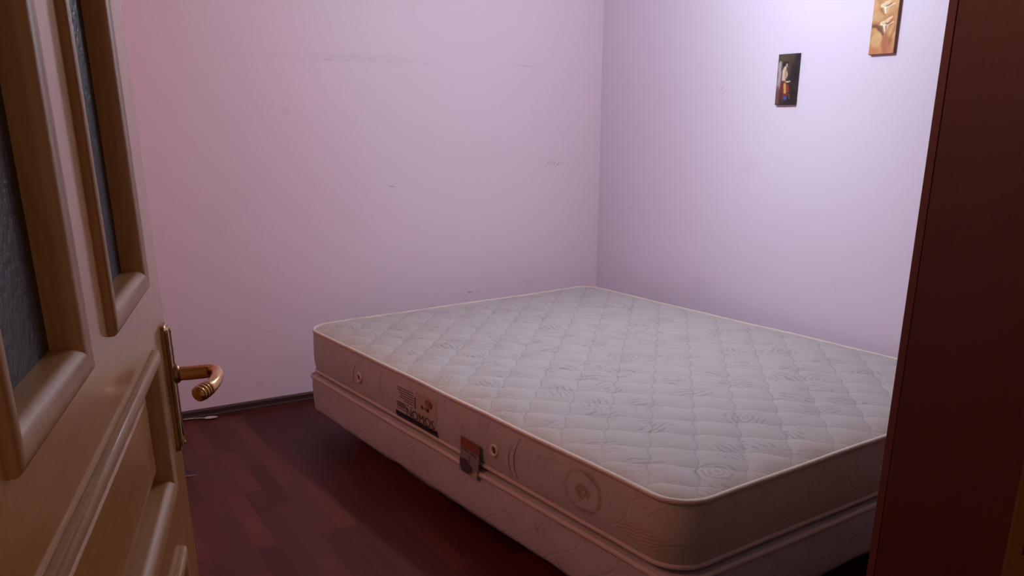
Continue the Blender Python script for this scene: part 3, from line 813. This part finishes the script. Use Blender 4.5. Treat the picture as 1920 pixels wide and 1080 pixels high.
bm = nbm()
v = [bm.verts.new(p) for p in ((.395, 3.40, .001), (.482, 3.372, .001), (.452, 3.475, .001), (.395, 3.50, .001), (.395, 3.40, .0035), (.482, 3.372, .0030), (.452, 3.475, .013), (.395, 3.50, .010))]
for q in ((0, 1, 2, 3), (4, 5, 6, 7), (0, 1, 5, 4), (1, 2, 6, 5), (2, 3, 7, 6), (3, 0, 4, 7)): bm.faces.new([v[i] for i in q])
sf = tag(obj('card_scrap', bm, M['scrap_dark']), 'small dark red folded card scrap on the floor beside the open door', 'scrap')
bm = nbm(); v = [bm.verts.new(p) for p in ((.395, 3.388, .0005), (.484, 3.366, .0005), (.484, 3.371, .0048), (.395, 3.400, .0048), (.395, 3.389, .0048), (.483, 3.367, .0040))]
bm.faces.new((v[0], v[1], v[5], v[4])); bm.faces.new((v[4], v[5], v[2], v[3])); bm.faces.new((v[0], v[1], v[2], v[3]))
obj('pale_edge', bm, M['scrap_light'], sf)
for (x, y, r, lab) in ((.462, 3.745, .0045, 'tiny pale crumb on the floor beside the door handle plate, the farther of two'), (.445, 3.665, .0040, 'tiny pale crumb on the floor beside the door handle plate, the nearer of two')):
    bm = nbm(); bmesh.ops.create_icosphere(bm, subdivisions=2, radius=r)
    for v in bm.verts: v.co *= 1+.3*nz(v.co.x, v.co.y, v.co.z*90, 300); v.co.z *= .6
    zmin = min(v.co.z for v in bm.verts)
    for v in bm.verts: v.co.z -= zmin
    o = obj('crumb', bm, M['crumb'], None, True, (x, y, 0)); tag(o, lab, 'crumb')

# ---------------------------------------------------------------- the room's lamp (above the picture's upper edge)
lt = thing('pendant_lamp', 'bare bluish-white bulb hanging on a cord from the ceiling above the bed', 'lamp', LAMP)
bm = nbm(); lathe(bm, [(0, -.045), (.020, -.042), (.034, -.025), (.040, 0), (.034, .022), (.022, .045), (.014, .058), (0, .058)], (0, 0, 0), (0, 0, 1), 24)
bl = obj('bulb', bm, M['bulb'], lt, True); bl.visible_shadow = True
bm = nbm(); lathe(bm, [(0, .055), (.017, .055), (.018, .07), (.018, .10), (.010, .11), (0, .11)], (0, 0, 0), (0, 0, 1), 20); obj('socket', bm, M['black'], lt, True)
bm = nbm(); tube(bm, [(0, 0, .11), (0, 0, ZC-LAMP[2]-.02)], .003, 8); obj('cord', bm, M['black'], lt)
bm = nbm(); lathe(bm, [(0, ZC-LAMP[2]-.03), (.03, ZC-LAMP[2]-.025), (.045, ZC-LAMP[2]), (0, ZC-LAMP[2])], (0, 0, 0), (0, 0, 1), 24); obj('ceiling_rose', bm, M['white_plastic'], lt, True)
lamp_light.parent = lt; lamp_light.data.shadow_soft_size = .045

wl = thing('warm_fill_lamp', 'added warm fill lamp, out of view on the left-hand wall', 'lamp', (XL, FILL_POS[1], FILL_POS[2]))  # added fill lamp, warms the back wall and the bed's long side
bm = nbm(); lathe(bm, [(0, 0), (.05, 0), (.05, .012), (.012, .02), (.010, .08), (.024, .09), (.024, .11), (0, .11)], (0, 0, 0), (1, 0, 0), 24); obj('bracket', bm, M['brass_dull'], wl, True)
bm = nbm(); lathe(bm, [(0, .11), (.018, .115), (.030, .135), (.034, .155), (.026, .178), (0, .188)], (0, 0, 0), (1, 0, 0), 24)
obj('bulb', bm, plain('warm_fill_bulb', (0.9, 0.7, 0.6), .4, Emission_Color=(1, 0.55, 0.42, 1), Emission_Strength=3.0), wl, True)
warm_fill_light.parent = wl; warm_fill_light.location = (.150, 0, 0)
